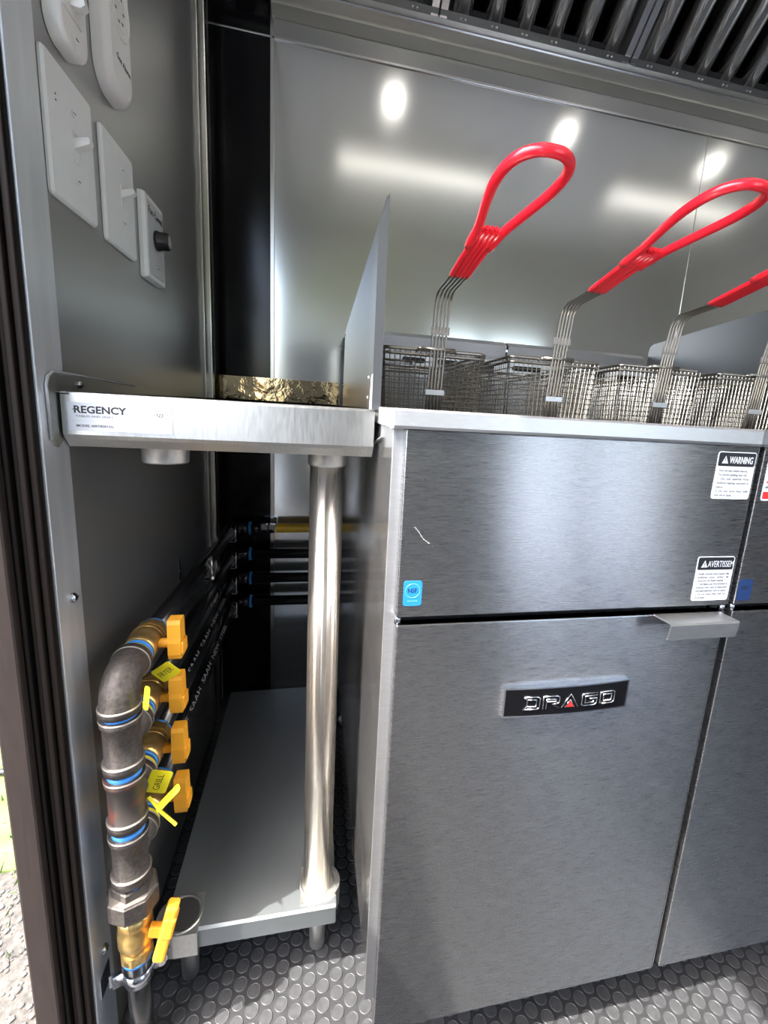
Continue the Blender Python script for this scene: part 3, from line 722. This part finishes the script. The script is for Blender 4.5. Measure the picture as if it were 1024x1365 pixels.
# surface boxes at the top
t = thing('rounded_switch', 'white rounded surface switch above the large switch plate', 'switch', (WL, .565, E+.38))
def rounded(name, y0_, y1_, z0_, z1_, x0_, x1_, r, m, parent, rb=.004):
    cy_, cz_ = (y0_+y1_)/2, (z0_+z1_)/2+E; b = MB()
    Ls = ((0, x0_), (0, x1_-rb), (rb*.3, x1_-rb*.35), (rb, x1_)); vs_ = []; n = 0
    for ins, x in Ls:
        P = rrect(y1_-y0_-2*ins, z1_-z0_-2*ins, r-ins*.7, 8); n = len(P); vs_ += [(x, cy_+a, cz_+c_) for a, c_ in P]
    fs = [(q*n+k, q*n+(k+1) % n, (q+1)*n+(k+1) % n, (q+1)*n+k) for q in range(3) for k in range(n)]
    b.poly(vs_, fs, True); b.poly([vs_[i] for i in range(3*n, 4*n)], [tuple(range(n))])
    return b.build(name, m, parent)
rounded('switch_body', .540, .597, .310, .44, WL+.0005, WL+.0145, .020, M_white, t)
b = MB(); b.box(WL+.0145, WL+.0157, .546, .580, E+.337, E+.43, .0006); b.build('raised_panel', M_white, t)
b = MB(); b.prism([(-.002, .0), (.010, -.004), (.012, -.014), (.008, -.0175), (-.002, -.016)], (WL+.0155, .5595, E+.362), X, Z, (0, .009, 0)); b.build('toggle', M_white, t)
b = MB(); b.box(WL+.0157, WL+.0161, .560, .568, E+.364, E+.392); b.build('toggle_slot', M_grey, t)
b = MB(); b.lathe([(0, .0065), (.0006, .006)], (WL+.0145, .566, E+.322), X, 18); b.lathe([(0.0006, .004), (.002, .0034)], (WL+.0145, .566, E+.322), X, 14); s = b.build('screw', M_white, t)
b = MB(); b.box(WL+.0165, WL+.0169, .5635, .5685, E+.3216, E+.3224); b.build('screw_slot', M_dark, s)
t = thing('gas_alarm', 'white rounded alarm box with round grille, right of the rounded switch', 'alarm', (WL, .676, E+.41))
rounded('alarm_body', 0.640, .712, .330, .50, WL+.0005, WL+.018, .028, M_white, t, .008)
b = MB(); b.tube([(WL+.0182, .678+.026*math.cos(k*PI/16), E+.425+.030*math.sin(k*PI/16)) for k in range(32)], .0009, 6, closed=True)
b.tube([(WL+.0182, .678+.019*math.cos(k*PI/16), E+.425+.022*math.sin(k*PI/16)) for k in range(32)], .0006, 6, closed=True); gr = b.build('grille_ring', M_white, t)
b = MB()
for k in range(7): b.box(WL+.0180, WL+.0184, .6735+.012*math.cos(k*.9), .6775+.012*math.cos(k*.9), E+.424+.015*math.sin(k*.9), E+.4255+.015*math.sin(k*.9))
b.build('grille_slots', M_ink, t)
wall_text('Gas Alarm', 'alarm_text', t, WL+.0183, .660, E+.368, .0055, .040)

# ================================================================== GAS MANIFOLD
PXm, PYm = -.200, .497
mf = thing('gas_manifold', 'iron gas manifold with four branch valves standing against the left wall', 'gas pipe', (PXm, PYm, 0))
zv = [E-.305, E-.378, E-.452, E-.527]; zb_ = [E-.332, E-.402, E-.470, E-.536]
YB = 1.222
RF = .0185
def ring(b, z, r=RF+.0022, h=.0035): b.lathe([(-h, r-.0012), (-h*.5, r), (h*.5, r), (h, r-.0012)], (PXm, PYm, z), Z, 28)
# riser pipe
b = MB(); b.lathe([(0, .0135), (E-.665, .0135)], (PXm, PYm, .001), Z, 24); rp = b.build('riser_pipe', M_pipe, mf)
# ball valve on the riser
b = MB(); b.lathe([(0, .0175), (.012, .0175), (.013, .0160), (.016, .0160), (.022, .0195), (.040, .0195), (.047, .0165), (.050, .0185), (.063, .0185)], (PXm, PYm, E-.674), Z, 24); bv = b.build('ball_valve', M_brass, mf)
bv['label'] = 'brass shut-off valve at the foot of the manifold'
b = MB(); b.lathe([(0, .0187), (.014, .0187)], (PXm, PYm, E-.6245), Z, 8); b.build('valve_hex', M_brass, bv)
b = MB(); b.lathe([(0, .0185), (.013, .0185)], (PXm, PYm, E-.675), Z, 8); b.build('valve_hex', M_brass, bv)
rot = Matrix.Translation(Vector((PXm+.034, PYm-.006, E-.640))) @ Matrix.Rotation(math.radians(14), 4, 'Y') @ Matrix.Rotation(math.radians(-8), 4, 'X')
b = MB(); b.box(-.005, .009, -.009, .009, -.034, .034, .003, mtx=rot); b.box(-.018, -.003, -.005, .005, -.007, .007, .002, mtx=rot); b.box(-.004, .0105, -.011, .011, -.004, .022, .003, mtx=rot)
b.build('valve_handle', M_orange, bv)
# union
b = MB(); b.lathe([(0, .0175), (.006, .0195), (.008, .028), (.030, .028), (.032, .025)], (PXm, PYm, E-.608), Z, 8)
un = b.build('union_nut', M_iron, mf)
b = MB(); b.lathe([(0, .0215), (.010, .0215), (.011, .019), (.0130, .019)], (PXm, PYm, E-.576), Z, 6); b.build('union_end', M_iron, un)
b = MB(); b.lathe([(0, .0262), (.0008, .0262)], (PXm, PYm, E-.5760), Z, 8); b.build('union_edge', M_edge, un)
# tees and elbow
for k in range(3):
    z = zv[k+1]; h = .0315
    m_ = (M_iron, M_rust, M_iron)[k]
    b = MB(); h = .0325; b.lathe([(-h, .0205), (-h+.008, .0205), (-h+.010, RF), (h-.010, RF), (h-.008, .0205), (h, .0205)], (PXm, PYm, z), Z, 32)
    b.lathe([(0, RF-.001), (.026, RF-.001), (.028, .0200), (.038, .0200)], (PXm, PYm, z), Y, 28)
    te = b.build('tee', m_, mf)
    b = MB(); ring(b, z+h-.0015, .0212, .0013); ring(b, z-h+.0095, .0212, .0013)
    for d in (.028, .037): b.lathe([(0, .0205), (.0008, .0209), (.0016, .0205)], (PXm, PYm+d, z), Y, 28)
    b.build('tee_bead', M_edge, te)
    b = MB(); b.lathe([(0, .0172), (z+h+.004-(z+h-.004), .0172)], (PXm, PYm, z+h-.003), Z, 24); b.build('thread_seal', M_blue, mf)
b = MB(); b.lathe([(0, .0168), (.011, .0168)], (PXm, PYm, E-.5665), Z, 24); b.build('thread_seal', M_blue, mf)
b = MB(); b.lathe([(0, .0170), (.007, .0170)], (PXm, PYm, E-.6145), Z, 24); b.build('thread_seal', M_blue, mf)
b = MB(); b.lathe([(0, .0172), (.005, .0172)], (PXm, PYm, E-.679), Z, 24); b.build('thread_seal', M_blue, mf)
# top elbow
z = zv[0]; R_ = .024; P = [(PXm, PYm, z-.0355), (PXm, PYm, z-.0285)]
P += [(PXm, PYm+R_-R_*math.cos(a), z-R_+R_*math.sin(a)) for a in [PI/2*k/8 for k in range(9)]]
P += [(PXm, PYm+.036, z), (PXm, PYm+.042, z)]
b = MB(); b.tube(P, RF+.0005, 28, rad=[.0213, .0208]+[.0192]*9+[.0208, .0213]); el = b.build('elbow', M_iron, mf)
b = MB(); ring(b, z-.0285, .0215, .0016); b.lathe([(0, .0208), (.001, .0216), (.002, .0208)], (PXm, PYm+.0335, z), Y, 28); b.build('elbow_bead', M_edge, el)
# branches
tags = {0: None}
for k in range(4):
    z = zv[k]; y = PYm+(.042 if k == 0 else .038); zz = zb_[k]
    b = MB(); b.lathe([(0, .0138), (.014, .0138)], (PXm, y, z), Y, 20); nip = b.build('nipple', M_pipe, mf)
    b = MB(); b.lathe([(0.0, .0172), (.004, .0172)], (PXm, y+.0115, z), Y, 24); b.build('thread_seal', M_blue, mf)
    yv = y+.015
    b = MB(); b.lathe([(0, .0185), (.011, .0185), (.014, .0165), (.020, .0195), (.034, .0195), (.040, .0165), (.042, .0165)], (PXm, yv, z), Y, 24)
    v_ = b.build('ball_valve', M_brass, mf)
    b = MB(); b.lathe([(0, .0188), (.012, .0188)], (PXm, yv+.042, z), Y, 8); b.build('valve_hex', M_brass, v_)
    b = MB(); b.lathe([(0, .0198), (.0016, .0205), (.003, .0198)], (PXm, yv+.030, z), Y, 24); b.build('valve_bead', M_brass, v_)
    cx_, cy2 = PXm+.037, yv+.022
    rot = Matrix.Translation(Vector((cx_, cy2, z+.004))) @ Matrix.Rotation(math.radians(3*(k % 2)-1), 4, 'X')
    b = MB(); b.lathe([(0, .006), (.018, .006)], (PXm+.016, cy2, z), X, 14)
    b.prism([(-.0085, -.022), (.0085, -.022), (.0105, -.016), (.0115, .0), (.0105, .006), (.0100, .024), (.0080, .029), (-.0080, .029), (-.010, .024), (-.0105, .006), (-.0115, .0), (-.0105, -.016)], rot @ Vector((-.0075, 0, 0)), Y, Z, (.015, 0, 0))
    hd = b.build('valve_handle', M_orange, v_)
    b = MB(); b.prism(rrect(.020, .018, .003), (cx_+.0075, cy2, z-.004), Y, Z, (.0025, 0, 0)); b.lathe([(0, .0035), (.0004, .0035)], (cx_+.0102, cy2, z-.004), X, 10); 
    b.build('handle_boss', M_orange, v_)
    b = MB(); b.lathe([(0, .0172), (.004, .0172)], (PXm, yv+.054, z), Y, 24); b.build('thread_seal', M_blue, mf)
    b = MB(); b.tube([(PXm, yv+.057, z), (PXm, YB-.022, zz)], .0134, 20); bp_ = b.build('branch_pipe', M_pipe, mf)
    if k == 2 or k == 3:
        d = (Vector((PXm, YB, zz))-Vector((PXm, yv, z))).normalized(); nrm = Vector((.8, -.0, .6)).normalized(); 
        text('STE  SAAH  SAAH  NEW  STEEL', 'pipe_lettering', M_lblgrey, bp_, Vector((PXm, yv, z))+d*.13+nrm*.01345, d, (nrm.cross(d)) if (nrm.cross(d)).z > 0 else d.cross(nrm), .008, width=.38, depth=.0002)
    # back elbow turning right
    b = MB(); P = [(PXm, YB-.040, zz), (PXm, YB-.03, zz)]+[(PXm+.02-.02*math.cos(a), YB-.02+.02*math.sin(a), zz) for a in [PI/2*j/6 for j in range(7)]]+[(PXm+.03, YB, zz), (PXm+.04, YB, zz)]
    b.tube(P, .017, 20, rad=[.0185, .0182]+[.0165]*7+[.0182, .0185]); b.build('back_elbow', M_pipe, mf)
    b = MB(); b.lathe([(0, .0168), (.006, .0168)], (PXm+.041, YB, zz), X, 20); b.build('thread_seal', M_blue, mf)
    if k == 0:
        b = MB(); b.lathe([(0, .0134), (.022, .0134)], (PXm+.047, YB, zz), X, 18); b.build('nipple', M_pipe, mf)
    else:
        b = MB(); b.tube([(PXm+.047, YB, zz), (.36, YB, zz)], .0134, 18); b.build('back_pipe', M_pipe, mf)
# yellow gas hose with its nuts
gh = thing('yellow_gas_hose', 'yellow corrugated gas connector hose leaving the top pipe at the back', 'hose', (-.05, YB, zb_[0]))
for a in (0, .019):
    b = MB(); b.lathe([(0, .0125), (.002, .0135), (.014, .0135), (.016, .0115)], (PXm+.071+a, YB, zb_[0]), X, 6); b.build('hex_nut', M_zinc, gh)
pr = []; d = 0
while d < .25: pr += [(d, .0118), (d+.002, .0126), (d+.004, .0118)]; d += .005
b = MB(); b.lathe(pr, (PXm+.108, YB, zb_[0]), (1, 0, .02), 20); b.build('corrugated_hose', M_ygas, gh)
# pipe clamps
def clamp_ring(parent, c, axis, up_, r, m=M_zinc, w_=.012, foot=None):
    """half band over the pipe with two ears and a bolt"""
    ax = Vector(axis).normalized(); u = Vector(up_).normalized(); s = ax.cross(u)
    P = [(-r-.013, 0.0), (-r-.002, 0.0)]+[(-r*math.cos(a), r*math.sin(a)) for a in [.25+ (PI-.5)*j/10 for j in range(11)]]+[(r+.002, 0), (r+.013, 0)]
    b = MB(); b.strip(P, Vector(c)-ax*w_/2, s, u, ax*w_, .0014, True); b.build('clamp_band', m, parent)
    return s, u
cg = 'wall clamps on the gas pipes'
for k in range(4):
    f = (.0); c = Vector((PXm, YB-.055, zb_[k]))
    t = thing('pipe_clamp', ['pipe clamp near the back corner on the highest gas pipe', 'pipe clamp near the back corner on the second gas pipe', 'pipe clamp near the back corner on the third gas pipe', 'pipe clamp near the back corner on the lowest gas pipe'][k], 'clamp', (WL, YB-.055, zb_[k]), cg)
    clamp_ring(t, c, Y, (1, 0, -.3), .0145, w_=.008)
    b = MB(); b.tube([(PXm+.016, YB-.055, zb_[k]-.022), (PXm+.016, YB-.055, zb_[k]+.022)], .0016, 8); b.lathe([(0, .0035), (.004, .0035)], (PXm+.016, YB-.055, zb_[k]-.018), Z, 6); b.build('bolt', M_silver, t)
    b = MB(); b.box(WL+.0005, WL+.003, YB-.062, YB-.048, zb_[k]-.02, zb_[k]+.02); b.tube([(WL+.002, YB-.055, zb_[k]-.018), (PXm+.016, YB-.055, zb_[k]-.021)], .0015, 6); b.build('wall_bracket', M_zinc, t)
f = (.88-.554)/(YB-.022-.554); zc = zv[0]+(zb_[0]-zv[0])*f
t = thing('pipe_clamp', 'pipe clamp with long bolt halfway along the highest gas pipe', 'clamp', (WL, .88, zc), cg)
clamp_ring(t, (PXm, .88, zc), Y, (1, 0, -.6), .0145, w_=.01)
b = MB(); b.tube([(PXm+.018, .88, zc-.022), (PXm+.018, .88, zc+.025)], .0018, 8); b.lathe([(0, .0045), (.005, .0045)], (PXm+.018, .88, zc-.02), Z, 6); b.build('bolt', M_silver, t)
b = MB(); b.strip([(WL+.001, zc+.02), (WL+.001, zc-.02), (PXm+.02, zc-.022)], (0, .876, 0), X, Z, (0, .009, 0), .0012); b.build('wall_bracket', M_zinc, t)
# clamp on the riser
t = thing('riser_clamp', 'zinc plated two-bolt clamp on the riser below the lowest valve', 'clamp', (PXm, PYm, E-.705), cg)
clamp_ring(t, (PXm, PYm, E-.704), Z, (0.35, -1, 0), .0145, w_=.018)
b = MB(); b.strip([(-.031, .002), (-.012, .006), (.012, .006), (.031, .002)], Vector((PXm, PYm, E-.713)), Vector((1, .35, 0)).normalized(), Vector((-.35, 1, 0)).normalized(), (0, 0, .018), .0014); b.build('clamp_back', M_zinc, t)
b = MB(); sd = Vector((1, .35, 0)).normalized(); pc = Vector((PXm, PYm, E-.704))+sd*.0255; b.lathe([(0, .0065), (.001, .0065), (.001, .0045), (.005, .004)], pc+Vector((.0, -.001, 0)), (.35, -1, 0), 12); b.build('bolt', M_silver, t)
b = MB(); b.tube([pc+Vector((.004, .012, .0)), pc+Vector((.004, .012, .045))], .0022, 8); b.build('stud', M_zinc, t)
b = MB(); b.box(WL+.0005, WL+.003, PYm-.012, PYm+.012, E-.722, E-.692); b.build('wall_plate', M_zinc, t)
# valve tags
def vtag(loc, u, v, w_, h_, s, label, strap):
    u = Vector(u).normalized(); v = Vector(v); v = (v-u*v.dot(u)).normalized(); n = u.cross(v)
    t = thing('valve_tag', label, 'tag', loc, 'yellow tags on the valves')
    b = MB(); b.prism(rrect(w_, h_, .003), Vector(loc), u, v, n*-.0006); b.build('tag_plate', M_yellow, t)
    if s: text(s, 'handwriting', M_ink, t, Vector(loc)-u*w_*.36-v*.0035+n*.00003, u, v, .0075, width=w_*.70, bold=-.005, depth=.0002)
    b = MB(); b.lathe([(0, .0186), (.005, .0186)], strap, Y, 28); b.build('tie_strap', M_yellow, t)
    return t
vtag((-.172, .560, E-.336), (.75, -.25, .62), (-.3, -.2, .9), .030, .022, 'FRYER', 'yellow tag handwritten FRYER on the upper valves', (PXm, PYm+.0425, zv[0]))
t = vtag((-.172, .515, E-.452), (.35, -.1, .95), (-.95, -.1, .3), .034, .024, 'GRILL', 'yellow tag handwritten GRILL between the two lower valves', (PXm, PYm+.039, zv[2]))
t = vtag((-.170, .487, E-.322), (.15, -.1, .95), (-.9, .5, .3), .030, .007, '', 'narrow yellow tag end hanging edge-on by the second valve', (PXm, PYm+.039, zv[1]))
t = vtag((-.158, .500, E-.462), (.7, .1, .75), (-.5, .8, .3), .036, .009, '', 'twisted yellow tag hanging below the lowest branch valve', (PXm, PYm+.039, zv[3]))
b = MB(); b.tube([(-.180, .505, E-.462), (-.165, .498, E-.478), (-.148, .492, E-.492)], .0022, 4); b.build('strap_tail', M_yellow, t)
